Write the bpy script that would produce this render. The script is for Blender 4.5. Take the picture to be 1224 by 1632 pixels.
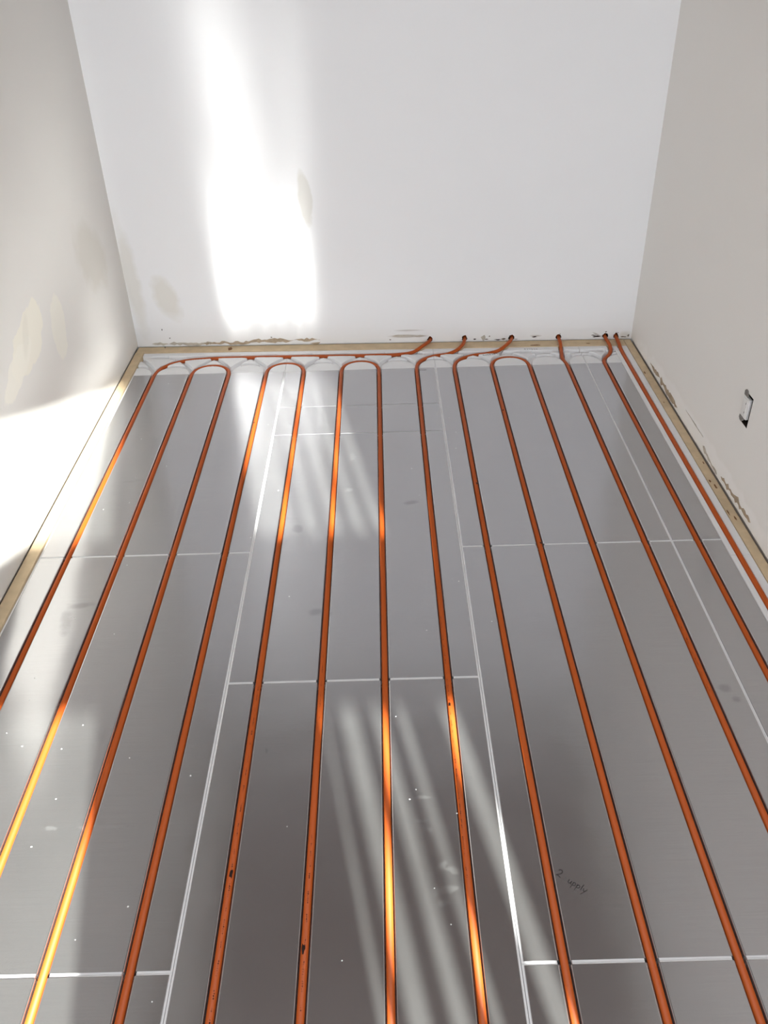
import bpy, bmesh, math, random
import numpy as np
from mathutils import Vector, Matrix
for o in list(bpy.data.objects): bpy.data.objects.remove(o)
SC = bpy.context.scene
COL = SC.collection
# ---------------------------------------------------------------- camera
PITCH, ROLL, YAW = 0.608926658, -0.0307134985, -0.00454124379
cy_, sy_, cp_, sp_ = math.cos(YAW), math.sin(YAW), math.cos(PITCH), math.sin(PITCH)
F_ = Vector((sy_*cp_, cy_*cp_, -sp_)); R0 = Vector((cy_, -sy_, 0)); U0 = R0.cross(F_)
R_ = math.cos(ROLL)*R0 + math.sin(ROLL)*U0; U_ = -math.sin(ROLL)*R0 + math.cos(ROLL)*U0
cam = bpy.data.cameras.new('camera'); camo = bpy.data.objects.new('camera', cam); COL.objects.link(camo)
M = Matrix.Identity(4)
for i in range(3):
    M[i][0] = R_[i]; M[i][1] = U_[i]; M[i][2] = -F_[i]
M[0][3], M[1][3], M[2][3] = 0.91674789, -3.37223635, 1.48326909
camo.matrix_world = M
cam.sensor_fit = 'VERTICAL'; cam.sensor_height = 24.0; cam.lens = 24.0*1364.19/1632.0
cam.clip_start = 0.05
SC.camera = camo
# ---------------------------------------------------------------- view, world, sun, daylight fill
SC.view_settings.view_transform = 'Standard'; SC.view_settings.look = 'None'
SC.view_settings.gamma = 1.0; SC.view_settings.use_curve_mapping = False
SC.view_settings.exposure = -0.14
SC.cycles.use_denoising = True
SC.cycles.use_guiding = True; SC.cycles.use_surface_guiding = True; SC.cycles.use_volume_guiding = False; SC.cycles.guiding_training_samples = 128
SC.cycles.max_bounces = 10; SC.cycles.diffuse_bounces = 6; SC.cycles.glossy_bounces = 6
SC.cycles.blur_glossy = 0.0; SC.cycles.sample_clamp_indirect = 12.0
world = bpy.data.worlds.new('sky'); SC.world = world; world.use_nodes = True
bg = world.node_tree.nodes['Background']; bg.inputs[0].default_value = (0.75, 0.86, 1.0, 1); bg.inputs[1].default_value = 2.0
SUN_DIR = Vector((-0.2, 1.0, -0.39)).normalized()
sl = bpy.data.lights.new('sun', 'SUN'); sl.energy = 34.0; sl.angle = math.radians(0.7); sl.color = (0.98, 1.0, 0.94)
slo = bpy.data.objects.new('sun', sl); COL.objects.link(slo)
slo.rotation_euler = SUN_DIR.to_track_quat('-Z', 'Y').to_euler(); slo.location = (2, -9, 4)
al = bpy.data.lights.new('daylight_fill', 'AREA'); al.shape = 'RECTANGLE'; al.size = 1.8; al.size_y = 1.5  # added fill lamp inside the front wall, in place of broad soft daylight
al.spread = math.radians(125); al.energy = 35.0; al.color = (0.925, 0.975, 1.035)
alo = bpy.data.objects.new('daylight_fill', al); COL.objects.link(alo)
alo.location = (0.9, -4.4, 1.45); alo.rotation_euler = (math.radians(90), 0, 0)

# ---------------------------------------------------------------- helpers
XL, XR, YF, ZC = -0.122, 1.957, -4.5, 2.4          # room faces
ZS = -0.025                                          # sub-floor level; z = 0 is the top of the floor panels
def yw(x): return 0.0254 - 0.0284*x                  # back wall is slightly out of square
def mesh_obj(name, verts, faces, mat, parent=None, smooth=False):
    me = bpy.data.meshes.new(name); me.from_pydata([tuple(v) for v in verts], [], faces); me.update()
    if mat: me.materials.append(mat)
    if smooth:
        me.polygons.foreach_set('use_smooth', [True]*len(me.polygons))
    o = bpy.data.objects.new(name, me); COL.objects.link(o)
    if parent: o.parent = parent
    return o
def empty(name, loc=(0, 0, 0)):
    o = bpy.data.objects.new(name, None); o.empty_display_size = 0.05; COL.objects.link(o); o.location = loc; return o
def tag(o, label=None, cat=None, group=None, kind=None):
    for k, v in (('label', label), ('category', cat), ('group', group), ('kind', kind)):
        if v: o[k] = v
    return o
def set_parent_keep(o, p):
    o.parent = p; o.matrix_parent_inverse = Matrix.Translation(-Vector(p.location))
def box(x0, x1, y0, y1, z0, z1):
    v = [(x0,y0,z0),(x1,y0,z0),(x1,y1,z0),(x0,y1,z0),(x0,y0,z1),(x1,y0,z1),(x1,y1,z1),(x0,y1,z1)]
    f = [(0,3,2,1),(4,5,6,7),(0,1,5,4),(1,2,6,5),(2,3,7,6),(3,0,4,7)]
    return v, f
class MB:
    def __init__(s): s.v = []; s.f = []
    def add(s, v, f):
        n = len(s.v); s.v += [tuple(a) for a in v]; s.f += [tuple(i+n for i in q) for q in f]; return s
    def box(s, *a): return s.add(*box(*a))
    def prism(s, poly, z0, z1):                      # poly counter-clockwise in xy
        n = len(poly)
        v = [(x, y, z0) for x, y in poly] + [(x, y, z1) for x, y in poly]
        f = [tuple(range(n-1, -1, -1)), tuple(range(n, 2*n))] + [(i, (i+1) % n, n+(i+1) % n, n+i) for i in range(n)]
        return s.add(v, f)
    def build(s, name, mat, parent=None, smooth=False): return mesh_obj(name, s.v, s.f, mat, parent, smooth)
def bevel(o, w, seg=2):
    m = o.modifiers.new('bevel', 'BEVEL'); m.width = w; m.segments = seg; m.limit_method = 'ANGLE'; return o
def catmull(pts, step=0.004):
    P = [np.array(p, float) for p in pts]
    P = [2*P[0]-P[1]] + P + [2*P[-1]-P[-2]]
    out = []
    for i in range(1, len(P)-2):
        a, b, c, d = P[i-1:i+3]
        t0 = 0.0; t1 = t0+max(np.linalg.norm(b-a), 1e-6)**.5; t2 = t1+max(np.linalg.norm(c-b), 1e-6)**.5; t3 = t2+max(np.linalg.norm(d-c), 1e-6)**.5
        n = max(2, int(np.linalg.norm(c-b)/step))
        n = min(n, 60)
        for k in range(n):
            t = t1+(t2-t1)*k/n
            A1 = (t1-t)/(t1-t0)*a+(t-t0)/(t1-t0)*b; A2 = (t2-t)/(t2-t1)*b+(t-t1)/(t2-t1)*c; A3 = (t3-t)/(t3-t2)*c+(t-t2)/(t3-t2)*d
            B1 = (t2-t)/(t2-t0)*A1+(t-t0)/(t2-t0)*A2; B2 = (t3-t)/(t3-t1)*A2+(t-t1)/(t3-t1)*A3
            out.append((t2-t)/(t2-t1)*B1+(t-t1)/(t2-t1)*B2)
    out.append(P[-2])
    return out
def tube(path, r, nseg=20):
    v = []; f = []; n = len(path)
    for i, p in enumerate(path):
        t = path[min(i+1, n-1)]-path[max(i-1, 0)]; t = t/np.linalg.norm(t)
        s = np.cross(t, (0, 0, 1.0)); s /= np.linalg.norm(s); u = np.cross(s, t)
        for k in range(nseg):
            a = 2*math.pi*k/nseg; v.append(p+r*(math.cos(a)*s+math.sin(a)*u))
    for i in range(n-1):
        for k in range(nseg):
            a = i*nseg+k; b = i*nseg+(k+1) % nseg
            f.append((a, b, b+nseg, a+nseg))
    f.append(tuple(range(nseg-1, -1, -1))); f.append(tuple((n-1)*nseg+k for k in range(nseg)))
    return v, f
def ribbon(mb, pts, w, z, th=0.0002):                # flat pen stroke in the xy plane
    pts = [np.array(p[:2], float) for p in pts]
    L = []; Rr = []
    for i, p in enumerate(pts):
        t = pts[min(i+1, len(pts)-1)]-pts[max(i-1, 0)]; t = t/(np.linalg.norm(t)+1e-9); n = np.array((-t[1], t[0]))*w/2
        L.append(p+n); Rr.append(p-n)
    for i in range(len(pts)-1):
        mb.prism([Rr[i], Rr[i+1], L[i+1], L[i]], z, z+th)
def booleaned(o, cutters):                            # cut and bake, cutters are deleted
    for c in cutters:
        m = o.modifiers.new('cut', 'BOOLEAN'); m.operation = 'DIFFERENCE'; m.object = c; m.solver = 'EXACT'; m.material_mode = 'TRANSFER'
    dg = bpy.context.evaluated_depsgraph_get(); dg.update()
    me = bpy.data.meshes.new_from_object(o.evaluated_get(dg)); o.modifiers.clear()
    old = o.data; o.data = me; bpy.data.meshes.remove(old); me.name = o.name
    for c in cutters: bpy.data.objects.remove(c)

# ---------------------------------------------------------------- materials
def new_mat(name):
    m = bpy.data.materials.new(name); m.use_nodes = True; nt = m.node_tree
    return m, nt, nt.nodes['Principled BSDF']
def N(nt, t, **kw):
    n = nt.nodes.new(t)
    for k, v in kw.items(): setattr(n, k, v)
    return n
def math_n(nt, op, a, b=None, clamp=False):
    n = N(nt, 'ShaderNodeMath', operation=op); n.use_clamp = clamp
    for i, q in enumerate((a, b)):
        if q is None: continue
        if isinstance(q, (int, float)): n.inputs[i].default_value = q
        else: nt.links.new(q, n.inputs[i])
    return n.outputs[0]
def noise(nt, vec, scale, detail=3.0, rough=0.5):
    n = N(nt, 'ShaderNodeTexNoise'); n.inputs['Scale'].default_value = scale; n.inputs['Detail'].default_value = detail; n.inputs['Roughness'].default_value = rough
    nt.links.new(vec, n.inputs['Vector']); return n.outputs['Fac']
def mixc(nt, fac, a, b):
    n = N(nt, 'ShaderNodeMix', data_type='RGBA')
    if isinstance(fac, float): n.inputs[0].default_value = fac
    else: nt.links.new(fac, n.inputs[0])
    for i, q in ((6, a), (7, b)):
        if isinstance(q, tuple): n.inputs[i].default_value = (*q, 1)
        else: nt.links.new(q, n.inputs[i])
    return n.outputs[2]
def simple(name, col, rough=0.5, spec=0.5, metal=0.0, var=0.0, scale=40, bump=0.0, bscale=200, stretch=None):
    m, nt, p = new_mat(name)
    p.inputs['Roughness'].default_value = rough; p.inputs['Specular IOR Level'].default_value = spec; p.inputs['Metallic'].default_value = metal
    g = N(nt, 'ShaderNodeNewGeometry').outputs['Position']
    if stretch:
        mp = N(nt, 'ShaderNodeMapping'); mp.inputs['Scale'].default_value = stretch; nt.links.new(g, mp.inputs['Vector']); g = mp.outputs[0]
    if var:
        f = noise(nt, g, scale)
        dark = tuple(c*(1-var) for c in col); light = tuple(min(1, c*(1+var)) for c in col)
        nt.links.new(mixc(nt, f, dark, light), p.inputs['Base Color'])
    else: p.inputs['Base Color'].default_value = (*col, 1)
    if bump:
        b = N(nt, 'ShaderNodeBump'); b.inputs['Strength'].default_value = bump; b.inputs['Distance'].default_value = 0.001
        nt.links.new(noise(nt, g, bscale), b.inputs['Height']); nt.links.new(b.outputs[0], p.inputs['Normal'])
    return m
def ellipse_mask(nt, sep, axes, c, r, rot=0.0, soft=0.25, wob=None, wobamt=0.5):
    du = math_n(nt, 'SUBTRACT', sep.outputs[axes[0]], c[0]); dv = math_n(nt, 'SUBTRACT', sep.outputs[axes[1]], c[1])
    ca, sa = math.cos(rot), math.sin(rot)
    uu = math_n(nt, 'ADD', math_n(nt, 'MULTIPLY', du, ca/r[0]), math_n(nt, 'MULTIPLY', dv, sa/r[0]))
    vv = math_n(nt, 'ADD', math_n(nt, 'MULTIPLY', du, -sa/r[1]), math_n(nt, 'MULTIPLY', dv, ca/r[1]))
    d = math_n(nt, 'SQRT', math_n(nt, 'ADD', math_n(nt, 'MULTIPLY', uu, uu), math_n(nt, 'MULTIPLY', vv, vv)))
    if wob is not None: d = math_n(nt, 'ADD', d, math_n(nt, 'MULTIPLY', math_n(nt, 'SUBTRACT', wob, 0.5), wobamt*2))
    return math_n(nt, 'DIVIDE', math_n(nt, 'SUBTRACT', 1.0+soft/2, d), soft, True)
def wall_mat(name, col, axes, stains):
    """matt emulsion with filler and damp patches; stains: (centre, radii, rotation, colour, softness, opacity)"""
    m, nt, p = new_mat(name)
    p.inputs['Roughness'].default_value = 0.75; p.inputs['Specular IOR Level'].default_value = 0.25
    g = N(nt, 'ShaderNodeNewGeometry').outputs['Position']
    sep = N(nt, 'ShaderNodeSeparateXYZ'); nt.links.new(g, sep.inputs[0])
    c = mixc(nt, noise(nt, g, 2.2), tuple(q*0.985 for q in col), tuple(min(1, q*1.015) for q in col))
    wob = noise(nt, g, 14.0, 4.0)
    for ce, r, rot, sc, soft, op in stains:
        f = ellipse_mask(nt, sep, axes, ce, r, rot, soft, wob)
        c = mixc(nt, math_n(nt, 'MULTIPLY', f, op), c, sc)
    nt.links.new(c, p.inputs['Base Color'])
    b = N(nt, 'ShaderNodeBump'); b.inputs['Strength'].default_value = 0.12; b.inputs['Distance'].default_value = 0.001
    nt.links.new(noise(nt, g, 120.0), b.inputs['Height']); nt.links.new(b.outputs[0], p.inputs['Normal'])
    return m
FILL = (0.70, 0.66, 0.58)
WB = (0.80, 0.80, 0.805)
WS = (0.745, 0.725, 0.69)
m_wall_b = wall_mat('wall_white', WB, (0, 2), [
    ((0.636, 0.595), (0.024, 0.10), 0.08, (0.66, 0.645, 0.60), 0.3, 0.8),
    ((0.035, 0.215), (0.045, 0.085), 0.35, (0.70, 0.68, 0.63), 0.5, 0.85),
    ((-0.095, 0.30), (0.03, 0.2), 0.05, (0.68, 0.66, 0.61), 0.7, 0.7),
    ((1.02, 0.031), (0.07, 0.006), 0.0, (0.48, 0.45, 0.41), 0.8, 0.9),
    ((1.03, 0.056), (0.05, 0.003), 0.0, (0.5, 0.48, 0.45), 0.8, 0.7),
    ((1.56, 0.022), (0.02, 0.004), 0.0, (0.5, 0.46, 0.42), 0.8, 0.7),
    ((1.815, 0.022), (0.018, 0.004), -0.5, (0.42, 0.39, 0.36), 0.8, 0.8),
    ((1.93, 0.018), (0.022, 0.016), 0.0, (0.6, 0.56, 0.5), 0.8, 0.6),
])
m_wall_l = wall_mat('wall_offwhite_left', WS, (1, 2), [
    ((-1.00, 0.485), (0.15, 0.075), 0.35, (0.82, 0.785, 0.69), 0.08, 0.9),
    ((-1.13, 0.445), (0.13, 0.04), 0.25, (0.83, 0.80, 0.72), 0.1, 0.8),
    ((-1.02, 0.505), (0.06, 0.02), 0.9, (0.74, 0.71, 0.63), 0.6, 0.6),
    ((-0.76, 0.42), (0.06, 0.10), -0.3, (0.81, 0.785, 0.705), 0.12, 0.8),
    ((-0.30, 0.50), (0.17, 0.10), -0.6, (0.66, 0.63, 0.57), 0.5, 0.7),
])
m_wall_r = wall_mat('wall_offwhite_right', (0.82, 0.805, 0.775), (1, 2), [
    ((-0.85, 0.02), (0.75, 0.050), 0.0, (0.86, 0.85, 0.83), 0.25, 0.9),
])
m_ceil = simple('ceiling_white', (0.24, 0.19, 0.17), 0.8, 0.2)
m_sub = simple('chipboard', (0.32, 0.23, 0.15), 0.85, 0.2, var=0.3, scale=80)
m_foam = simple('white_polystyrene', (0.80, 0.80, 0.805), 0.6, 0.3, var=0.02, scale=30, bump=0.25, bscale=500)
m_pipe = simple('orange_plastic_pipe', (0.43, 0.08, 0.010), 0.5, 0.3, var=0.06, scale=20)
m_wood = simple('pine_batten', (0.62, 0.485, 0.315), 0.7, 0.25, var=0.25, scale=22, bump=0.2, bscale=60, stretch=(1, 1, 1))
m_torn = simple('torn_plasterboard_paper', (0.40, 0.32, 0.235), 0.9, 0.1, var=0.45, scale=60, bump=0.6, bscale=150)
m_tornl = simple('torn_paper_grey', (0.50, 0.46, 0.40), 0.9, 0.1, var=0.4, scale=60, bump=0.6, bscale=150)
m_tornd = simple('dark_dirt', (0.17, 0.14, 0.11), 0.9, 0.1, var=0.4, scale=90)
m_cav = simple('dark_cavity', (0.03, 0.025, 0.02), 0.95, 0.1)  # near-black colour stands in for the shade inside holes and slots
m_ink = simple('black_marker_ink', (0.045, 0.04, 0.042), 0.6, 0.3)
m_inkf = simple('faded_marker_ink', (0.16, 0.15, 0.15), 0.6, 0.3)
m_print = simple('dark_pipe_print', (0.07, 0.014, 0.006), 0.5, 0.3)
m_soot = simple('black_smudge', (0.03, 0.015, 0.012), 0.7, 0.2)
m_plast = simple('white_device_plastic', (0.74, 0.73, 0.71), 0.4, 0.5)
m_zinc = simple('zinc_yoke', (0.30, 0.29, 0.27), 0.45, 0.5, metal=0.7, var=0.3, scale=120)
m_knot = simple('wood_knot', (0.22, 0.11, 0.05), 0.8, 0.2)
m_crumb = simple('plaster_crumb', (0.85, 0.85, 0.84), 0.9, 0.2)
def foil_mat():
    m, nt, p = new_mat('aluminium_foil')
    out = nt.nodes['Material Output']
    g = N(nt, 'ShaderNodeNewGeometry').outputs['Position']
    sep = N(nt, 'ShaderNodeSeparateXYZ'); nt.links.new(g, sep.inputs[0])
    p.inputs['Metallic'].default_value = 1.0
    p.inputs['Anisotropic'].default_value = 0.75
    tg = N(nt, 'ShaderNodeCombineXYZ'); tg.inputs[1].default_value = 1.0; nt.links.new(tg.outputs[0], p.inputs['Tangent'])
    mp = N(nt, 'ShaderNodeMapping'); mp.inputs['Scale'].default_value = (1.2, 60.0, 1.0); nt.links.new(g, mp.inputs['Vector'])
    streak = noise(nt, mp.outputs[0], 6.0, 4.0, 0.6)              # rolling marks run across the sheet
    cloud = noise(nt, g, 3.0, 3.0)
    c = mixc(nt, streak, (0.44, 0.435, 0.45), (0.52, 0.515, 0.53))
    nt.links.new(c, p.inputs['Base Color'])
    r = math_n(nt, 'ADD', 0.19, math_n(nt, 'MULTIPLY', cloud, 0.05)); nt.links.new(r, p.inputs['Roughness'])
    wave = noise(nt, g, 4.5, 1.5)
    b1 = N(nt, 'ShaderNodeBump'); b1.inputs['Strength'].default_value = 0.35; b1.inputs['Distance'].default_value = 0.006
    nt.links.new(wave, b1.inputs['Height'])
    # the middle front sheet lies slightly tilted towards the left
    tx = math_n(nt, 'MULTIPLY', math_n(nt, 'LESS_THAN', sep.outputs[1], -1.937), math_n(nt, 'MULTIPLY', math_n(nt, 'GREATER_THAN', sep.outputs[0], 0.527), math_n(nt, 'LESS_THAN', sep.outputs[0], 1.123)))
    tilt = N(nt, 'ShaderNodeBump'); tilt.inputs['Strength'].default_value = 1.0; tilt.inputs['Distance'].default_value = 1.0
    nt.links.new(math_n(nt, 'MULTIPLY', math_n(nt, 'MULTIPLY', sep.outputs[0], 0.024), tx), tilt.inputs['Height']); nt.links.new(b1.outputs[0], tilt.inputs['Normal'])
    b2 = N(nt, 'ShaderNodeBump'); b2.inputs['Strength'].default_value = 0.05; b2.inputs['Distance'].default_value = 0.001
    nt.links.new(streak, b2.inputs['Height']); nt.links.new(tilt.outputs[0], b2.inputs['Normal'])
    nt.links.new(b2.outputs[0], p.inputs['Normal'])
    # dust film: thin matt layer, thicker in smears
    d = N(nt, 'ShaderNodeBsdfDiffuse')
    wob = noise(nt, g, 45.0, 3.0)
    wob2 = noise(nt, g, 110.0, 3.0)
    sm = None
    for ce, r_, ro in [((1.002, -2.424), (0.013, 0.007), 0.5), ((1.022, -2.434), (0.014, 0.006), -0.4), ((1.007, -2.474), (0.022, 0.007), 0.15), ((0.977, -2.342), (0.014, 0.005), -0.5), ((0.968, -2.325), (0.012, 0.004), 0.1),
                       ((0.97, -2.27), (0.02, 0.004), 0), ((1.00, -2.50), (0.012, 0.006), 0.3), ((0.225, -2.32), (0.012, 0.005), 0), ((0.33, -2.32), (0.05, 0.004), 0),
                       ((0.70, -0.80), (0.012, 0.02), 0.4), ((0.805, -0.92), (0.010, 0.02), 0.2), ((0.80, -1.12), (0.012, 0.008), 0), ((0.1, -1.03), (0.03, 0.008), 0.2)]:
        q = ellipse_mask(nt, sep, (0, 1), ce, r_, ro, 0.7, wob2, 1.3)
        sm = q if sm is None else math_n(nt, 'MAXIMUM', sm, q)
    d.inputs['Color'].default_value = (0.62, 0.63, 0.62, 1)
    fac = math_n(nt, 'ADD', math_n(nt, 'ADD', 0.055, math_n(nt, 'MULTIPLY', cloud, 0.06)), math_n(nt, 'MULTIPLY', sm, 0.075))
    # finger marks: dull grey, reflecting less
    fm = None
    for ce, r_ in [((0.726, -1.691), (0.02, 0.012)), ((0.75, -1.70), (0.012, 0.01)), ((0.640, -2.14), (0.003, 0.006)), ((1.684, -1.995), (0.012, 0.012)), ((1.70, -2.03), (0.010, 0.008)),
                   ((0.075, -1.70), (0.012, 0.05)), ((0.10, -1.64), (0.03, 0.01)), ((0.65, -1.32), (0.014, 0.02)), ((0.99, -1.2), (0.02, 0.01))]:
        q = ellipse_mask(nt, sep, (0, 1), ce, r_, 0.2, 0.9, wob, 0.7)
        fm = q if fm is None else math_n(nt, 'MAXIMUM', fm, q)
    mx = N(nt, 'ShaderNodeMixShader'); nt.links.new(fac, mx.inputs[0]); nt.links.new(p.outputs[0], mx.inputs[1]); nt.links.new(d.outputs[0], mx.inputs[2])
    d2 = N(nt, 'ShaderNodeBsdfDiffuse'); d2.inputs['Color'].default_value = (0.10, 0.10, 0.11, 1)
    mx2 = N(nt, 'ShaderNodeMixShader'); nt.links.new(math_n(nt, 'MULTIPLY', fm, 0.22), mx2.inputs[0]); nt.links.new(mx.outputs[0], mx2.inputs[1]); nt.links.new(d2.outputs[0], mx2.inputs[2])
    nt.links.new(mx2.outputs[0], out.inputs[0])
    return m
m_foil = foil_mat()

# ---------------------------------------------------------------- setting
st = lambda o: tag(o, kind='structure')
st(MB().box(XL-0.1, XR+0.1, YF-0.1, 0.15, ZS-0.05, ZS).build('floor', m_sub))
st(MB().box(XL-0.1, XR+0.1, YF-0.1, 0.15, ZC, ZC+0.05).build('ceiling', m_ceil))
WZ = 0.0065                                          # wall boards stop just above the battens
wall_l = st(MB().box(XL-0.09, XL, YF, yw(XL), WZ, ZC).box(XL-0.09, XL-0.012, YF, yw(XL), ZS, WZ).build('wall_left', m_wall_l))
wall_r = st(MB().box(XR, XR+0.09, YF, yw(XR), WZ, ZC).build('wall_right', m_wall_r))
xa, xb = XL-0.09, XR+0.09
bwm = MB(); bwm.prism([(xa, yw(xa)), (xb, yw(xb)), (xb, 0.14), (xa, 0.14)], 0.003, ZC)
bwm2 = MB(); bwm2.prism([(xa, yw(xa)+0.012), (xb, yw(xb)+0.012), (xb, 0.14), (xa, 0.14)], ZS, 0.003)
wall_b = st(bwm.build('wall_back', m_wall_b))
HOLES = [(1.117, 0.0125), (1.262, 0.014), (1.458, 0.0125), (1.655, 0.013), (1.848, 0.013), (1.893, 0.013)]
rng = random.Random(3)
cut = []
for hx, hz in HOLES:
    n = 14; v = []
    for yy in (yw(hx)-0.03, yw(hx)+0.075):
        pass
    rad = [0.0105*(1+rng.uniform(-0.12, 0.3)) for _ in range(n)]
    for yy in (yw(hx)-0.03, yw(hx)+0.075):
        for k in range(n):
            a = 2*math.pi*k/n
            v.append((hx+rad[k]*math.cos(a), yy, hz+0.001+rad[k]*math.sin(a)*(1.25 if math.sin(a) > 0 else 0.75)))
    f = [tuple(range(n)), tuple(range(2*n-1, n-1, -1))] + [(k, n+k, n+(k+1) % n, (k+1) % n) for k in range(n)]
    cut.append(mesh_obj('cutter', v, f, m_cav))
booleaned(wall_b, cut)
bwm2.build('wall_plate', m_wall_b, wall_b)
# socket recess in the right wall
SY0, SY1, SZ0, SZ1 = -1.222, -1.164, 0.247, 0.342
c_ = MB().box(XR-0.02, XR+0.05, SY0-0.006, SY1-0.004, SZ0-0.002, SZ1-0.004).build('cutter', m_cav)
booleaned(wall_r, [c_])
MB().box(XR+0.012, XR+0.09, YF, yw(XR), ZS, WZ-0.0002).build('wall_plate', m_wall_r, wall_r)
# front wall behind the camera, two openings with mid rails; pier and bars shape the sun
fw = MB()
W1 = (0.43, 0.745); W2 = (1.17, 1.58); ZB, ZR0, ZR1, ZT = 0.06, 0.985, 1.235, 1.645
fx0, fx1 = XL-0.09, XR+0.09
y0, y1 = YF-0.06, YF
fw.box(fx0, W1[0], y0, y1, ZS, ZC).box(W1[1], W2[0], y0, y1, ZS, ZC).box(W2[1], fx1, y0, y1, ZS, ZC)  # middle pier added to block sun as a person behind the camera would
for w in (W1, W2): fw.box(w[0], w[1], y0, y1, ZT, ZC).box(w[0], w[1], y0, y1, ZS, ZB)
st(fw.build('wall_front', m_wall_b))
m_frame = simple('window_frame_white', (0.7, 0.7, 0.7), 0.5)
def slant_bar(mb, xb_, xt_, zb_, zt_, w, y=YF-0.03, t=0.012):
    v = [(xb_-w/2, y-t, zb_), (xb_+w/2, y-t, zb_), (xb_+w/2, y+t, zb_), (xb_-w/2, y+t, zb_), (xt_-w/2, y-t, zt_), (xt_+w/2, y-t, zt_), (xt_+w/2, y+t, zt_), (xt_-w/2, y+t, zt_)]
    mb.add(v, box(0, 1, 0, 1, 0, 1)[1])
w1 = st(empty('window_1', (0.59, YF-0.03, ZB)))
o = MB().box(W1[0], W1[1], YF-0.05, YF-0.01, ZR0, ZR1).build('mid_rail', m_frame); set_parent_keep(o, w1)
w2 = st(empty('window_2', (1.37, YF-0.03, ZB)))
o = MB().box(W2[0], W2[1], YF-0.05, YF-0.01, ZR0, ZR1).build('mid_rail', m_frame); set_parent_keep(o, w2)
for a, b, z0_, z1_, w in [(1.205, 1.217, 0.665, ZR0, 0.075), (1.277, 1.278, 0.665, ZR0, 0.030), (1.346, 1.350, 0.665, ZR0, 0.030), (1.412, 1.408, 0.665, ZR0, 0.030),
                          (1.492, 1.482, ZB, ZR0, 0.075), (1.577, 1.577, ZB, ZR0, 0.03),
                          (1.30, 1.30, ZR1, ZT, 0.022), (1.37, 1.37, ZR1, ZT, 0.024), (1.44, 1.44, ZR1, ZT, 0.024), (1.505, 1.505, ZR1, ZT, 0.022), (1.565, 1.565, ZR1, ZT, 0.03)]:
    mb = MB(); slant_bar(mb, a, b, z0_, z1_, w); o = mb.build('stripe_bar', m_frame); set_parent_keep(o, w2)  # unseen bars added to break the sunlight into stripes

# torn plasterboard paper along the foot of the walls (parts of the walls)
def torn(name, wall, mat, s, zl, zh, to3, seed, wall_n, step=0.011):
    r = random.Random(seed); n = max(4, int(abs(s[-1]-s[0])/step)); v = []; f = []
    S = np.linspace(s[0], s[-1], n); ZL = np.interp(S, s, zl) if s[0] < s[-1] else np.interp(-S, [-q for q in s], zl)
    ZH = np.interp(S, s, zh) if s[0] < s[-1] else np.interp(-S, [-q for q in s], zh)
    wl = wh = 0
    for i in range(n):
        th = ZH[i]-ZL[i]
        wl = 0.6*wl+r.uniform(-1, 1)*0.45*th; wh = 0.6*wh+r.uniform(-1, 1)*0.45*th
        a, b = ZL[i]+wl, ZH[i]+wh
        if i in (0, n-1): a = b = (a+b)/2
        if b < a+0.0006: b = a+0.0006
        for z in (a, b):
            for dpt in (-0.0004, 0.0007):
                v.append(to3(S[i], z, dpt))
    for i in range(n-1):
        k = 4*i
        f += [(k+1, k+5, k+7, k+3), (k, k+2, k+6, k+4), (k, k+4, k+5, k+1), (k+2, k+3, k+7, k+6)]
    f += [(0, 1, 3, 2), (4*n-4, 4*n-2, 4*n-1, 4*n-3)]
    return mesh_obj(name, v, f, mat, wall)
tb = lambda s, z, d: (s, yw(s)-d, z)
tr = lambda s, z, d: (XR-d, s, z)
tl = lambda s, z, d: (XL+d, s, z)
torn('torn_paper', wall_b, m_tornl, [-0.06, 0.1, 0.20], [0.010, 0.009, 0.008], [0.020, 0.021, 0.022], tb, 1, 0)
torn('torn_paper', wall_b, m_torn, [0.16, 0.24, 0.34, 0.48, 0.60, 0.655], [0.008, 0.007, 0.009, 0.011, 0.013, 0.012], [0.018, 0.020, 0.021, 0.024, 0.028, 0.031], tb, 2, 0)
torn('torn_paper', wall_b, m_torn, [0.612, 0.655], [0.0035, 0.0035], [0.015, 0.015], tb, 4, 0)
torn('torn_paper', wall_b, m_tornl, [0.96, 1.10], [0.027, 0.028], [0.033, 0.034], tb, 5, 0)
for k_, (fx, fz, fw_, fh) in enumerate([(1.305, 0.012, .006, .004), (1.352, 0.011, .010, .004), (1.365, 0.022, .004, .010), (1.40, 0.0085, .014, .003), (1.425, 0.010, .010, .004), (1.476, 0.009, .008, .003), (1.553, 0.018, .010, .003), (1.66, 0.030, .003, .003), (1.80, 0.020, .010, .003), (1.812, 0.014, .016, .004), (1.828, 0.016, .010, .004), (1.85, 0.034, .004, .003), (1.90, 0.030, .003, .003), (1.925, 0.012, .012, .005), (1.944, 0.018, .004, .010), (0.02, 0.040, .003, .003), (0.45, 0.037, .004, .004), (0.95, 0.016, .004, .003)]):
    torn('dirt_fleck', wall_b, m_soot if k_ % 3 == 0 else m_tornd, [fx-fw_, fx, fx+fw_], [fz-fh*.4, fz-fh*.5, fz-fh*.3], [fz+fh*.3, fz+fh*.5, fz+fh*.4], tb, 60+k_, 0, 0.004)
torn('torn_paper', wall_b, m_tornl, [1.33, 1.35], [0.008, 0.010], [0.024, 0.026], tb, 6, 0, 0.004)
torn('torn_paper', wall_r, m_torn, [-0.32, -0.40, -0.46], [0.025, 0.024, 0.024], [0.033, 0.035, 0.034], tr, 7, 0)
torn('torn_paper', wall_r, m_torn, [-0.46, -0.58, -0.68], [0.020, 0.018, 0.014], [0.034, 0.031, 0.025], tr, 8, 0)
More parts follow.
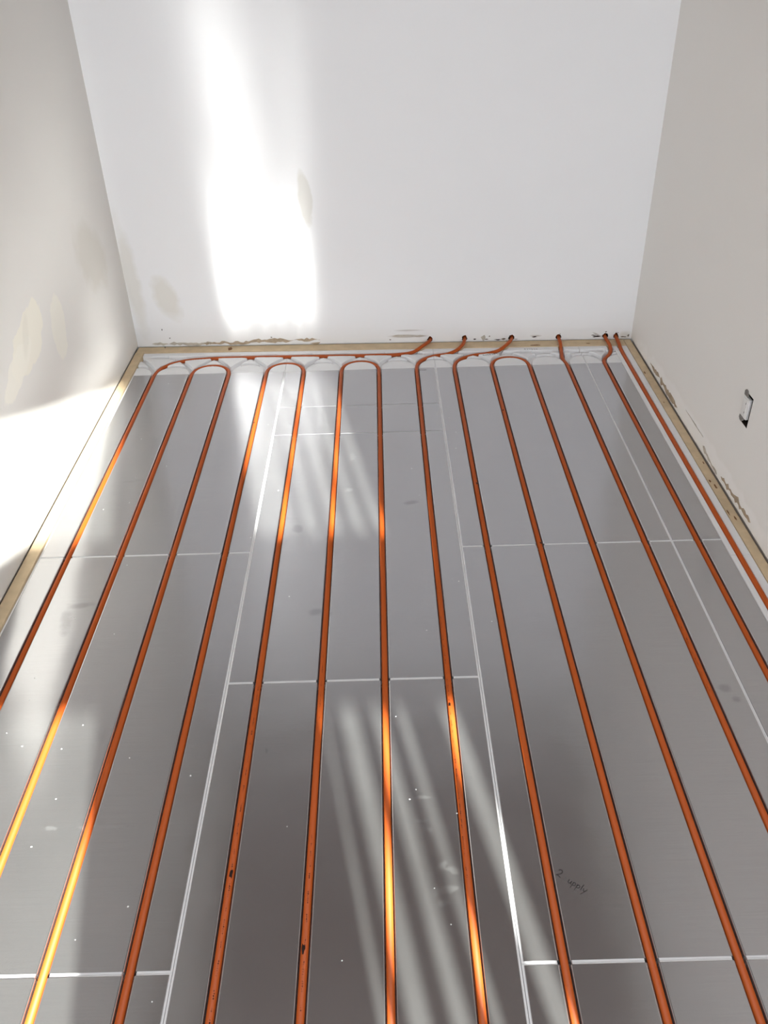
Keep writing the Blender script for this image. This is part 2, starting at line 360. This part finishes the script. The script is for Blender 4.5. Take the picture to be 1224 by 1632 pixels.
torn('torn_paper', wall_r, m_tornl, [-0.96, -1.03, -1.11], [0.026, 0.016, 0.010], [0.036, 0.024, 0.017], tr, 9, 0)
torn('torn_paper', wall_r, m_torn, [-1.14, -1.24, -1.39], [0.018, 0.016, 0.026], [0.032, 0.034, 0.036], tr, 10, 0)
torn('torn_paper', wall_r, m_tornl, [-0.76, -0.95], [0.0555, 0.0555], [0.0575, 0.0578], tr, 12, 0)

# ---------------------------------------------------------------- timber battens round the edge
BT = 0.002
b = MB(); x0_, x1_ = XL+0.003, XR-0.034
b.prism([(x0_, yw(x0_)-0.062), (x1_, yw(x1_)-0.062), (x1_, yw(x1_)-0.003), (x0_, yw(x0_)-0.003)], ZS, BT)
bb = bevel(b.build('timber_batten', m_wood), 0.001)
tag(bb, 'pale timber batten along the foot of the back wall, crossed by pipe ends', 'batten', 'timber battens round the floor edge')
b = MB().box(XL+0.004, XL+0.038, -2.95, yw(XL)-0.066, ZS, 0.006)
bl = bevel(b.build('timber_batten', m_wood), 0.001)
tag(bl, 'timber batten on the floor along the left wall, partly in bright sunlight', 'batten', 'timber battens round the floor edge')
b = MB().box(XR-0.032, XR-0.004, -2.95, yw(XR)-0.004, ZS, BT)
br = bevel(b.build('timber_batten', m_wood), 0.001)
tag(br, 'timber batten along the right wall beside the white pipe strip, marked with rust knots', 'batten', 'timber battens round the floor edge')
def knot(parent, x, y, rx, ry, z, seed):
    r = random.Random(seed); n = 10
    p = [(x+rx*math.cos(2*math.pi*k/n)*r.uniform(.6, 1.1), y+ry*math.sin(2*math.pi*k/n)*r.uniform(.6, 1.1)) for k in range(n)]
    MB().prism(p, z-0.0003, z+0.0003).build('knot', m_knot, parent)
for i, (x, y, rx, ry) in enumerate([(1.930, -0.354, .003, .012), (1.938, -1.161, .004, .016), (1.931, -1.128, .003, .010), (1.929, -1.30, .0025, .018), (1.94, -1.33, .003, .012), (1.935, -0.60, .002, .006), (1.945, -1.02, .002, .01)]):
    knot(br, x, y, rx, ry, BT, 20+i)
for i, (x, y, rx, ry) in enumerate([(0.275, yw(.275)-0.034, .012, .02), (1.553, yw(1.553)-0.05, .024, .006), (1.77, yw(1.77)-.04, .012, .004)]):
    knot(bb, x, y, rx, ry, BT, 40+i)

# ---------------------------------------------------------------- pipe routes (12 runs at 150 mm plus the edge run)
PR = 0.0071; PZ = -0.0068; P = 0.15; YN = -2.95
def run(i): return [(P*i, YN, PZ), (P*i, -0.30, PZ)]
def exit_pts(hx, hz): return [(hx, yw(hx)-0.004, hz), (hx+0.006, yw(hx)+0.06, hz)]
def smooth_path(head, pts): return [np.array(head, float)]+catmull(pts)
def ubend(i, j):
    path = [np.array((P*i, YN, PZ))]
    xc, r = P*(i+j)/2, P*(j-i)/2
    for k in range(33):
        a = math.pi*(1-k/32); s = math.sin(a)
        path.append(np.array((xc+r*math.copysign(abs(math.cos(a))**0.92, math.cos(a)), -0.250+0.083*s**0.92 if s > 1e-9 else -0.250, PZ)))
    path.append(np.array((P*j, YN, PZ)))
    return path
H6 = HOLES
routes = {
 0: smooth_path((0, YN, PZ), [(0, -0.32, PZ), (0, -0.26, PZ), (0.006, -0.205, PZ), (0.03, -0.155, PZ), (0.09, -0.112, PZ), (0.19, -0.094, PZ), (0.36, -0.092, PZ), (0.63, -0.099, PZ), (0.89, -0.106, PZ), (0.98, -0.104, PZ), (1.04, -0.092, PZ+.003), (1.082, -0.066, 0.011)]+exit_pts(*H6[0])),
 1: ubend(1, 2), 3: ubend(3, 4), 5: ubend(5, 6),
 7: smooth_path((1.05, YN, PZ), [(1.05, -0.32, PZ), (1.05, -0.26, PZ), (1.056, -0.205, PZ), (1.08, -0.162, PZ), (1.125, -0.130, PZ), (1.185, -0.112, PZ), (1.226, -0.092, 0.003), (1.250, -0.06, 0.0115)]+exit_pts(*H6[1])),
 8: smooth_path((1.2, YN, PZ), [(1.2, -0.32, PZ), (1.2, -0.265, PZ), (1.207, -0.21, PZ), (1.235, -0.165, PZ), (1.285, -0.134, PZ), (1.35, -0.118, PZ), (1.395, -0.107, 0.001), (1.43, -0.076, 0.0115)]+exit_pts(*H6[2])),
 9: ubend(9, 10),
 11: smooth_path((1.65, YN, PZ), [(1.65, -0.32, PZ), (1.65, -0.25, PZ), (1.643, -0.19, PZ), (1.648, -0.14, PZ), (1.651, -0.105, PZ+.004), (1.653, -0.075, 0.0105)]+exit_pts(*H6[3])),
 12: smooth_path((1.8, YN, PZ), [(1.8, -0.32, PZ), (1.8, -0.255, PZ), (1.806, -0.21, PZ), (1.832, -0.17, PZ), (1.848, -0.138, PZ+.004), (1.852, -0.105, 0.006), (1.850, -0.078, 0.0115)]+exit_pts(*H6[4])),
 13: smooth_path((1.892, YN, -0.0015), [(1.892, -0.40, -0.0015), (1.892, -0.16, -0.0015), (1.892, -0.12, 0.003), (1.892, -0.09, 0.0095)]+exit_pts(*H6[5])),
}
PL = {
 0: 'orange heating pipe nearest the left wall, curving along the back edge into the wall',
 1: 'orange pipe loop turning back in a U, the leftmost U-bend at the back',
 3: 'orange pipe loop with the second U-bend from the left, sunlit yellow near the bend',
 5: 'orange pipe loop with the middle U-bend, its right leg running straight down the centre',
 7: 'orange pipe curving right into the second wall hole from the left',
 8: 'orange pipe curving right into the third wall hole from the left',
 9: 'orange pipe loop with the rightmost U-bend in front of the back wall',
 11: 'orange pipe running straight over the batten into the fourth wall hole',
 12: 'orange pipe with an S-kink at the back, second from the right wall',
 13: 'orange pipe in the white foam strip beside the right batten',
}
pipes = {}
for k, path in routes.items():
    path = [np.array(p, float) for p in path]
    v, f = tube(path, PR)
    o = mesh_obj('heating_pipe', v, f, m_pipe, None, True)
    tag(o, PL[k], 'pipe', 'orange underfloor heating pipes'); pipes[k] = o
def print_marks(pipe, x, y0, y1, side, seed, dens=0.7):
    """rows of tiny printed characters along the top of a straight run"""
    r = random.Random(seed); mb = MB(); y = y0
    def quad(ya, yb_, a0, a1):
        pts = []
        for yy in (ya, yb_):
            for a in (a0, a1): pts.append((yy, a))
        v = []
        for rr in (PR-0.0002, PR+0.00012):
            for yy, a in pts: v.append((x+rr*math.sin(a), yy, PZ+rr*math.cos(a)))
        mb.add(v, [(4, 6, 7, 5), (0, 1, 3, 2), (0, 2, 6, 4), (1, 5, 7, 3), (0, 4, 5, 1), (2, 3, 7, 6)])
    while y > y1:
        word = r.randint(2, 7)
        for _ in range(word):
            c = side+r.uniform(-.03, .03); h = 0.15
            for _ in range(r.randint(1, 3)):
                t = r.random()
                if t < .5: quad(y-0.0006*r.random(), y-0.003, c+r.uniform(-h, h), c+r.uniform(-h, h)+0.06)
                else: quad(y-0.001, y-0.0018, c-h, c+h*r.uniform(0.2, 1))
            y -= 0.0042
        y -= r.uniform(0.004, 0.02)/dens
    return mb.build('print_marks', m_print, pipe)
print_marks(pipes[3], 0.60, -1.95, -2.75, 0.25, 1); print_marks(pipes[5], 0.75, -1.85, -2.06, 0.0, 2); print_marks(pipes[5], 0.75, -2.35, -2.75, 0.05, 3)
print_marks(pipes[7], 1.05, -1.72, -2.45, -0.45, 4); print_marks(pipes[11], 1.65, -1.62, -1.98, -0.5, 5)
def smudge(pipe, x, y, side, seed, ry=0.011):
    r = random.Random(seed); n = 12; v = []; f = []
    rings = (0.0, 0.5, 1.0); sc_ = [r.uniform(.6, 1.15) for _ in range(n)]
    for q in rings[1:]:
        for k in range(n):
            a = 2*math.pi*k/n; an = side+0.5*math.cos(a)*sc_[k]*q; rr = PR+(0.00035 if q < 1 else 0.00005)
            v.append((x+rr*math.sin(an), y+ry*math.sin(a)*sc_[k]*q, PZ+rr*math.cos(an)))
    rr = PR+0.0004; v.append((x+rr*math.sin(side), y, PZ+rr*math.cos(side)))
    for k in range(n):
        f.append((2*n, k, (k+1) % n)); f.append((k, n+k, n+(k+1) % n, (k+1) % n))
    return mesh_obj('smudge', v, f, m_soot, pipe)
smudge(pipes[3], 0.60, -2.43, 0.25, 1); smudge(pipes[5], 0.75, -2.577, -0.3, 2); smudge(pipes[7], 1.05, -2.02, -0.5, 3, .006); smudge(pipes[3], 0.45, -0.66, -.2, 4, .006)
smudge(pipes[8], 1.2, -1.1, 0.5, 5, .006); smudge(pipes[9], 1.35, -1.42, 0.5, 6, .005); smudge(pipes[9], 1.35, -.62, -.4, 7, .007)

# ---------------------------------------------------------------- foil faced floor panels
GW = 0.0097
def foil_profile(xl, xr, xs):
    pr = [(xl, -0.0018), (xl+0.0004, -0.0004), (xl+0.0012, 0.0)]
    for c in xs:
        pr += [(c-GW-0.0028, 0.0), (c-GW-0.0014, -0.0002), (c-GW-0.0004, -0.0010), (c-GW, -0.0024), (c-GW, -0.0085)]
        pr += [(c-GW*math.cos(a), -0.0085-GW*math.sin(a)) for a in [math.pi*k/8 for k in range(1, 8)]]
        pr += [(c+GW, -0.0085), (c+GW, -0.0024), (c+GW+0.0004, -0.0010), (c+GW+0.0014, -0.0002), (c+GW+0.0028, 0.0)]
    pr += [(xr-0.0012, 0.0), (xr-0.0004, -0.0004), (xr, -0.0018)]
    return pr
def sheet(pr, y0, y1, th=0.0005):
    """thin folded sheet: profile extruded along y, given thickness along the profile normal"""
    n = len(pr); P2 = [np.array(p) for p in pr]; inn = []
    for i in range(n):
        t = P2[min(i+1, n-1)]-P2[max(i-1, 0)]; t = t/np.linalg.norm(t); inn.append(P2[i]+th*np.array((t[1], -t[0])))
    ys = np.linspace(y0, y1, 2); v = []; f = []
    for y in ys:
        v += [(p[0], y, p[1]) for p in P2]+[(p[0], y, p[1]) for p in inn]
    m = 2*n
    for i in range(n-1):
        f.append((i, i+1, m+i+1, m+i)); f.append((n+i+1, n+i, m+n+i, m+n+i+1))
        f.append((i, n+i, n+i+1, i+1)); f.append((m+i, m+i+1, m+n+i+1, m+n+i))
    f.append((0, m, m+n, n)); f.append((n-1, 2*n-1, m+2*n-1, m+n-1))
    return v, f
def foam_profile(xl, xr, xs, gw=0.0128, top=-0.0011, gb=-0.0205):
    pr = [(xl, ZS), (xl, top)]
    for c in xs: pr += [(c-gw, top), (c-gw, gb), (c+gw, gb), (c+gw, top)]
    return pr+[(xr, top), (xr, ZS)]
def foam_mesh(pr, y0, y1, xs):
    n = len(pr); v = [(p[0], y0, p[1]) for p in pr]+[(p[0], y1, p[1]) for p in pr]; f = []
    for i in range(n-1): f.append((i, i+1, n+i+1, n+i)[::-1])
    f.append((n-1, 0, n, 2*n-1)[::-1])
    f.append(tuple(range(n))); f.append(tuple(range(2*n-1, n-1, -1)))
    return v, f
def panel(x0, x1, y0, y1, idx, label, insets=(0.004, 0.004, 0.0038, 0.0038), tab=0.0):
    xs = [P*i for i in idx]
    t = empty('heating_board', ((x0+x1)/2, (y0+y1)/2, ZS)); tag(t, label, 'floor panel', 'foil faced heating floor panels')
    v, f = foam_mesh(foam_profile(x0+0.0005, x1-0.0005, xs), y0+0.0003, y1-0.0003, xs)
    o = mesh_obj('foam_board', v, f, m_foam); set_parent_keep(o, t); tag(o, 'white foam board showing as pale seams')
    l, r, b_, t_ = insets
    v, f = sheet(foil_profile(x0+l, x1-r, xs), y0+b_, y1-t_)
    o = mesh_obj('heat_spreader', v, f, m_foil); set_parent_keep(o, t)
    return t
J1, J2, JM, TOP = -1.428, -2.6126, -1.937, -0.2485
XA, XB, XC, XD, XE = -0.0835, 0.525, 1.125, 1.725, 1.8665
i4 = (0.004, 0.004, 0.0038, 0.0038)
panel(XA, XB, J1, TOP+.003, (0, 1, 2, 3), 'large foil floor panel by the left wall, at the back', (0.005, 0.004, .0038, .0005))
panel(XA, XB, J2, J1, (0, 1, 2, 3), 'large foil floor panel by the left wall, between the two cross seams', (0.005, 0.004, .0038, .0038))
panel(XA, XB, -2.94, J2, (0, 1, 2, 3), 'foil floor panel in the bottom left corner, in front of the near cross seam', (0.005, 0.004, .0038, .0038))
panel(XB, XC, -0.551, TOP, (4, 5, 6, 7), 'short foil floor panel in the centre under the middle U-bend', (0.004, 0.004, .0016, .0005))
panel(XB, XC, -0.757, -0.551, (4, 5, 6, 7), 'narrowest foil strip panel across the centre column, between two thin seams', (0.004, 0.004, .0020, .0016))
panel(XB, XC, JM, -0.757, (4, 5, 6, 7), 'large foil floor panel in the middle of the room with a small dark smudge', (0.004, 0.004, .0038, .0020))
panel(XB, XC, -2.94, JM, (4, 5, 6, 7), 'foil floor panel at the bottom centre with striped sunlight and pale smears')
panel(XC, XD, J1, TOP-.0025, (8, 9, 10, 11), 'large foil floor panel right of centre, at the back', (0.004, 0.003, .0038, .0005))
pc2 = panel(XC, XD, J2, J1, (8, 9, 10, 11), 'large foil floor panel right of centre with handwritten marker on it', (0.004, 0.003, .0038, .0038))
panel(XC, XD, -2.94, J2, (8, 9, 10, 11), 'foil floor panel at the bottom right, in front of the near cross seam', (0.004, 0.003, .0038, .0038))
panel(XD, XE, J1, TOP-.003, (12,), 'narrow cut foil panel beside the white foam strip, back half', (0.003, 0.0008, .0038, .0005))
panel(XD, XE, J2, J1, (12,), 'narrow cut foil panel beside the white foam strip, front half', (0.003, 0.0008, .0038, .0038))
panel(XD, XE, -2.94, J2, (12,), 'narrow cut foil panel beside the white foam strip, nearest piece', (0.003, 0.0008, .0038, .0038))

# ---------------------------------------------------------------- moulded white return boards at the back
def seglist():
    S = []
    def addp(pts, w): 
        a = np.array([p[:2] for p in pts], float)
        for q in range(len(a)-1): S.append((a[q], a[q+1], w))
    w = 0.0093
    for k, path in routes.items():
        pts = [p for p in path if p[1] > -0.35]
        if pts and pts[0][1] > -0.26: pts = [np.array((pts[0][0], -0.35, 0))]+pts
        addp(pts, 0.0098)
    for i in range(-1, 13):
        if (i, i+1) in ((1, 2), (3, 4), (5, 6), (9, 10)): continue
        addp([p for p in ubend(i, i+1) if p[1] > -0.3], w)
    for i in range(-1, 14):
        x = P*i; base = yw(x)-0.108
        right = catmull([(x, -0.30, 0), (x, -0.26, 0), (x+0.007, -0.205, 0), (x+0.032, -0.157, 0), (x+0.09, base-0.004, 0), (x+0.17, base+0.006, 0)], 0.008)
        addp(right, w)
        addp([(2*x-p[0], p[1], 0) for p in right], w)
    addp([(-0.2, yw(-0.2)-0.104, 0), (1.83, yw(1.83)-0.104, 0)], w)
    return S
SEG = seglist()
SA = np.array([s[0] for s in SEG]); SB = np.array([s[1] for s in SEG]); SW = np.array([s[2] for s in SEG])
def groove_h(X, Y):
    best = np.full(X.shape, 9.0)
    for a, b, w in zip(SA, SB, SW):
        lo = np.minimum(a, b)-0.02; hi = np.maximum(a, b)+0.02
        msk = (X > lo[0]) & (X < hi[0]) & (Y > lo[1]) & (Y < hi[1])
        if not msk.any(): continue
        px, py = X[msk], Y[msk]; d = b-a; L = (d@d)+1e-12
        t = np.clip(((px-a[0])*d[0]+(py-a[1])*d[1])/L, 0, 1)
        dist = np.hypot(px-a[0]-t*d[0], py-a[1]-t*d[1])-w
        best[msk] = np.minimum(best[msk], dist)
    s = np.clip((0.0012-best)/0.0030, 0, 1); s = s*s*(3-2*s)
    return -0.0165*s
def return_board(x0, x1, front, label):
    nx = int((x1-x0)/0.0015); ny = 128
    xs = np.linspace(x0, x1, nx+1)
    back = yw(xs)-0.064
    t = np.linspace(0, 1, ny+1)
    Y = front+t[:, None]*(back-front)[None, :]; X = np.repeat(xs[None, :], ny+1, 0)
    Z = groove_h(X, Y)-0.0002
    nv = (nx+1)*(ny+1)
    v = np.stack([X.ravel(), Y.ravel(), Z.ravel()], 1).tolist()
    idx = np.arange(nv).reshape(ny+1, nx+1)
    f = np.stack([idx[:-1, :-1].ravel(), idx[:-1, 1:].ravel(), idx[1:, 1:].ravel(), idx[1:, :-1].ravel()], 1).tolist()
    ring = list(idx[0, :])+list(idx[1:, -1])+list(idx[-1, -2::-1])+list(idx[-2:0:-1, 0])
    n0 = len(v); v += [(v[i][0], v[i][1], ZS) for i in ring]; n = len(ring)
    for k in range(n): f.append((int(ring[k]), n0+k, n0+(k+1) % n, int(ring[(k+1) % n])))
    f.append(tuple(n0+k for k in range(n-1, -1, -1)))
    o = mesh_obj('return_board', v, f, m_foam)
    return tag(o, label, 'return board', 'moulded white return boards')
return_board(XL+0.040, XB-0.0006, TOP+.0033, 'moulded white foam board at the back left, holding the leftmost pipe bend')
return_board(XB+0.0006, XC-0.0006, TOP+.0003, 'moulded white foam board at the back centre, around the two middle pipe bends')
rb = return_board(XC+0.0006, XD-0.0006, TOP-.0022, 'moulded white foam board at the back right with pencilled writing')
return_board(XD+0.0006, XE-0.0006, TOP-.0027, 'small moulded white foam piece in the back right corner around the kinked pipe')
# edge strip carrying the last run
def edge_strip(y0, y1, label):
    x0, x1, c = XE+0.0006, XR-0.0335, 1.892
    pr = [(x0, ZS), (x0, -0.0008), (x0+.0008, 0), (c-0.0094, 0), (c-0.0087, -0.0012), (c-0.0087, -0.0015)]
    pr += [(c-0.0087*math.cos(a), -0.0015-0.0087*math.sin(a)) for a in [math.pi*k/8 for k in range(1, 8)]]
    pr += [(c+0.0087, -0.0015), (c+0.0087, -0.0012), (c+0.0094, 0), (x1-.0008, 0), (x1, -0.0008), (x1, ZS)]
    v, f = foam_mesh(pr, y0, y1, [c])
    return tag(mesh_obj('foam_strip', v, f, m_foam), label, 'foam strip', 'white foam edge strips')
edge_strip(-1.501, yw(1.9)-0.0655, 'long white foam strip around the right edge pipe, back piece')
edge_strip(-2.94, -1.5025, 'white foam strip around the right edge pipe, front piece past the small joint')

# ---------------------------------------------------------------- handwriting
def pen(name, strokes, org, du, dv, sc, w, z, mat, parent, keep=None):
    mb = MB(); o_ = np.array(org); du = np.array(du)*sc; dv = np.array(dv)*sc
    for s in strokes:
        pts = catmull([(*(o_+p[0]*du+p[1]*dv), 0) for p in s], 0.0012) if len(s) > 2 else [np.array((*(o_+p[0]*du+p[1]*dv), 0)) for p in s]
        if keep is not None:
            pts = [p for p in pts if keep(p)]
            if len(pts) < 2: continue
        ribbon(mb, pts, w, z)
    o = mb.build(name, mat); set_parent_keep(o, parent) if parent.type == 'EMPTY' else setattr(o, 'parent', parent)
    return o
G = {
 '2': [[(0, .8), (.25, 1.0), (.5, .85), (.45, .5), (.1, .1), (0, .0), (.3, .05), (.62, -.05)]],
 's': [[(.45, .55), (.2, .65), (.1, .45), (.35, .25), (.3, .02), (.0, .02)]],
 'u': [[(.0, .6), (.0, .15), (.2, 0), (.42, .2), (.45, .6)], [(.45, .6), (.45, .1), (.6, .02)]],
 'p': [[(.05, .6), (.0, -.6)], [(.03, .4), (.25, .62), (.48, .4), (.35, .08), (.05, .05)]],
 'l': [[(.15, 1.15), (.1, .5), (.1, .0)]],
 'y': [[(.0, .6), (.12, .15), (.35, .15)], [(.6, .7), (.35, .1), (.0, -.65)]],
}
du = np.array((0.79, -0.61)); dv = np.array((0.61, 0.79))
def word(txt, u0, adv):
    out = []; u = u0
    for ch in txt:
        out += [[(a+u, b) for a, b in s] for s in G[ch]]; u += adv[ch] if ch in adv else 0.72
    return out
adv = {'l': .4}
pen('marker_writing', word('2', 0, adv), (1.214, -2.449), du, dv, 0.0145, 0.0013, 0.0001, m_ink, pc2)
pen('marker_writing', word('s', 1.55, adv), (1.212, -2.449), du, dv, 0.0115, 0.0006, 0.0001, m_inkf, pc2)
pen('marker_writing', word('upply', 2.3, adv), (1.212, -2.449), du, dv, 0.0115, 0.0012, 0.0001, m_ink, pc2)
def scribble(seed, n, h):
    r = random.Random(seed); s = []; u = 0
    for _ in range(n):
        s.append([(u, r.uniform(0, .3)), (u+.25, h*r.uniform(.6, 1)), (u+.4, r.uniform(-.2, .1)), (u+.6, h*r.uniform(.4, .8))]); u += r.uniform(.6, 1.0)
    return s
flat = lambda p: groove_h(np.array([p[0]]), np.array([p[1]]))[0] > -0.0003
pen('pencil_writing', scribble(3, 10, 1), (1.325, -0.152), (0.985, 0.17), (-.17, .985), 0.0115, 0.0016, -0.0002, m_inkf, rb, flat)
pen('pencil_writing', scribble(5, 6, 1), (1.50, -0.105), (1, 0), (0, 1), 0.011, 0.0014, -0.0002, m_inkf, rb, flat)
pb1 = [o for o in COL.objects if o.name.startswith('heating_board') and 'middle U-bend' in o.get('label', '')][0]
pen('pencil_writing', scribble(7, 4, 1), (1.062, -0.272), (1, 0), (0, 1), 0.009, 0.0012, 0.0001, m_inkf, pb1)

# ---------------------------------------------------------------- uncovered socket in the right wall
t = empty('electrical_outlet', (XR, (SY0+SY1)/2, SZ0))
tag(t, 'uncovered white electrical outlet with grey metal ends set in the right wall', 'outlet')
yc, zc = (SY0+SY1)/2, (SZ0+SZ1)/2
def part(mb, name, mat, bv=0.0, label=None):
    o = mb.build(name, mat); set_parent_keep(o, t)
    if bv: bevel(o, bv)
    if label: tag(o, label)
    return o
part(MB().box(XR-0.0025, XR+0.008, yc-0.0175, yc+0.0245, zc-0.033, zc+0.031), 'outlet_body', m_plast, 0.0025)
part(MB().box(XR-0.004, XR-0.002, yc-0.011, yc+0.019, zc-0.029, zc+0.027), 'outlet_face', m_plast, 0.0015)
mb = MB()
for zz in (zc-0.014, zc+0.014):
    mb.box(XR-0.0043, XR-0.0038, yc-0.005, yc-0.003, zz-0.003, zz+0.003)
part(mb, 'pin_slot', m_cav)
def plate(name, z0, z1):
    up = z1 > zc
    prof = [(yc-0.002 if up else yc-0.010, z0), (yc+0.0245, z0), (yc+0.026, z0+.6*(z1-z0)), (yc+0.021, z1-.003), (yc+0.016, z1), (yc+0.006, z1), (yc+0.002, z1-.004), (yc-0.004, z0+.5*(z1-z0))]
    if not up: prof = [(y, z0+z1-z) for y, z in prof][::-1]
    n = len(prof); v = [(XR-0.002, y, z) for y, z in prof]+[(XR-0.0008, y, z) for y, z in prof]
    f = [tuple(range(n)), tuple(range(2*n-1, n-1, -1))]+[(i, n+i, n+(i+1) % n, (i+1) % n) for i in range(n)]
    o = mesh_obj(name, v, f, m_zinc); set_parent_keep(o, t); tag(o, 'grey metal mounting ear of the outlet')
    return o
p1 = plate('mounting_ear', zc+0.031, SZ1+0.003); p2 = plate('mounting_ear', SZ0-0.001, zc-0.033)
def screw(parent, y, z, r=0.0032):
    n = 14; v = [(XR-0.0035, y+r*math.cos(2*math.pi*k/n), z+r*math.sin(2*math.pi*k/n)) for k in range(n)]+[(XR-0.0015, y+r*math.cos(2*math.pi*k/n), z+r*math.sin(2*math.pi*k/n)) for k in range(n)]
    f = [tuple(range(n)), tuple(range(2*n-1, n-1, -1))]+[(i, n+i, n+(i+1) % n, (i+1) % n) for i in range(n)]
    o = mesh_obj('screw', v, f, m_soot); o.parent = parent; o.matrix_parent_inverse = Matrix.Translation(-Vector(t.location))
screw(p1, yc+0.008, zc+0.038); screw(p2, yc+0.006, zc-0.040)

# ---------------------------------------------------------------- loose plaster crumbs on the foil
r = random.Random(11); mb = MB()
spots = [(0.05, -2.07), (0.06, -2.29), (0.20, -2.36), (0.215, -2.25), (0.10, -1.01), (0.485, -2.2), (0.42, -2.49), (0.50, -2.66), (0.70, -2.33), (0.96, -2.25), (1.04, -2.31), (0.985, -2.47), (1.01, -2.54), (0.17, -2.53), (0.34, -2.55)]
for _ in range(45):
    x, y = r.uniform(-0.05, 1.2), r.uniform(-2.7, -0.3)
    if abs(x/P-round(x/P)) < 0.12: continue
    spots.append((x, y))
for x, y in spots:
    s = r.uniform(0.0009, 0.0022); n = 6
    ring = [(x+s*math.cos(2*math.pi*k/n)*r.uniform(.6, 1.2), y+s*math.sin(2*math.pi*k/n)*r.uniform(.6, 1.2)) for k in range(n)]
    v = [(a, b, 0.0) for a, b in ring]+[(x, y, s*0.8)]
    mb.add(v, [tuple(range(n-1, -1, -1))]+[(k, (k+1) % n, n) for k in range(n)])
tag(mb.build('plaster_crumbs', m_crumb), 'white plaster crumbs scattered over the foil floor panels', 'crumbs', kind='stuff')
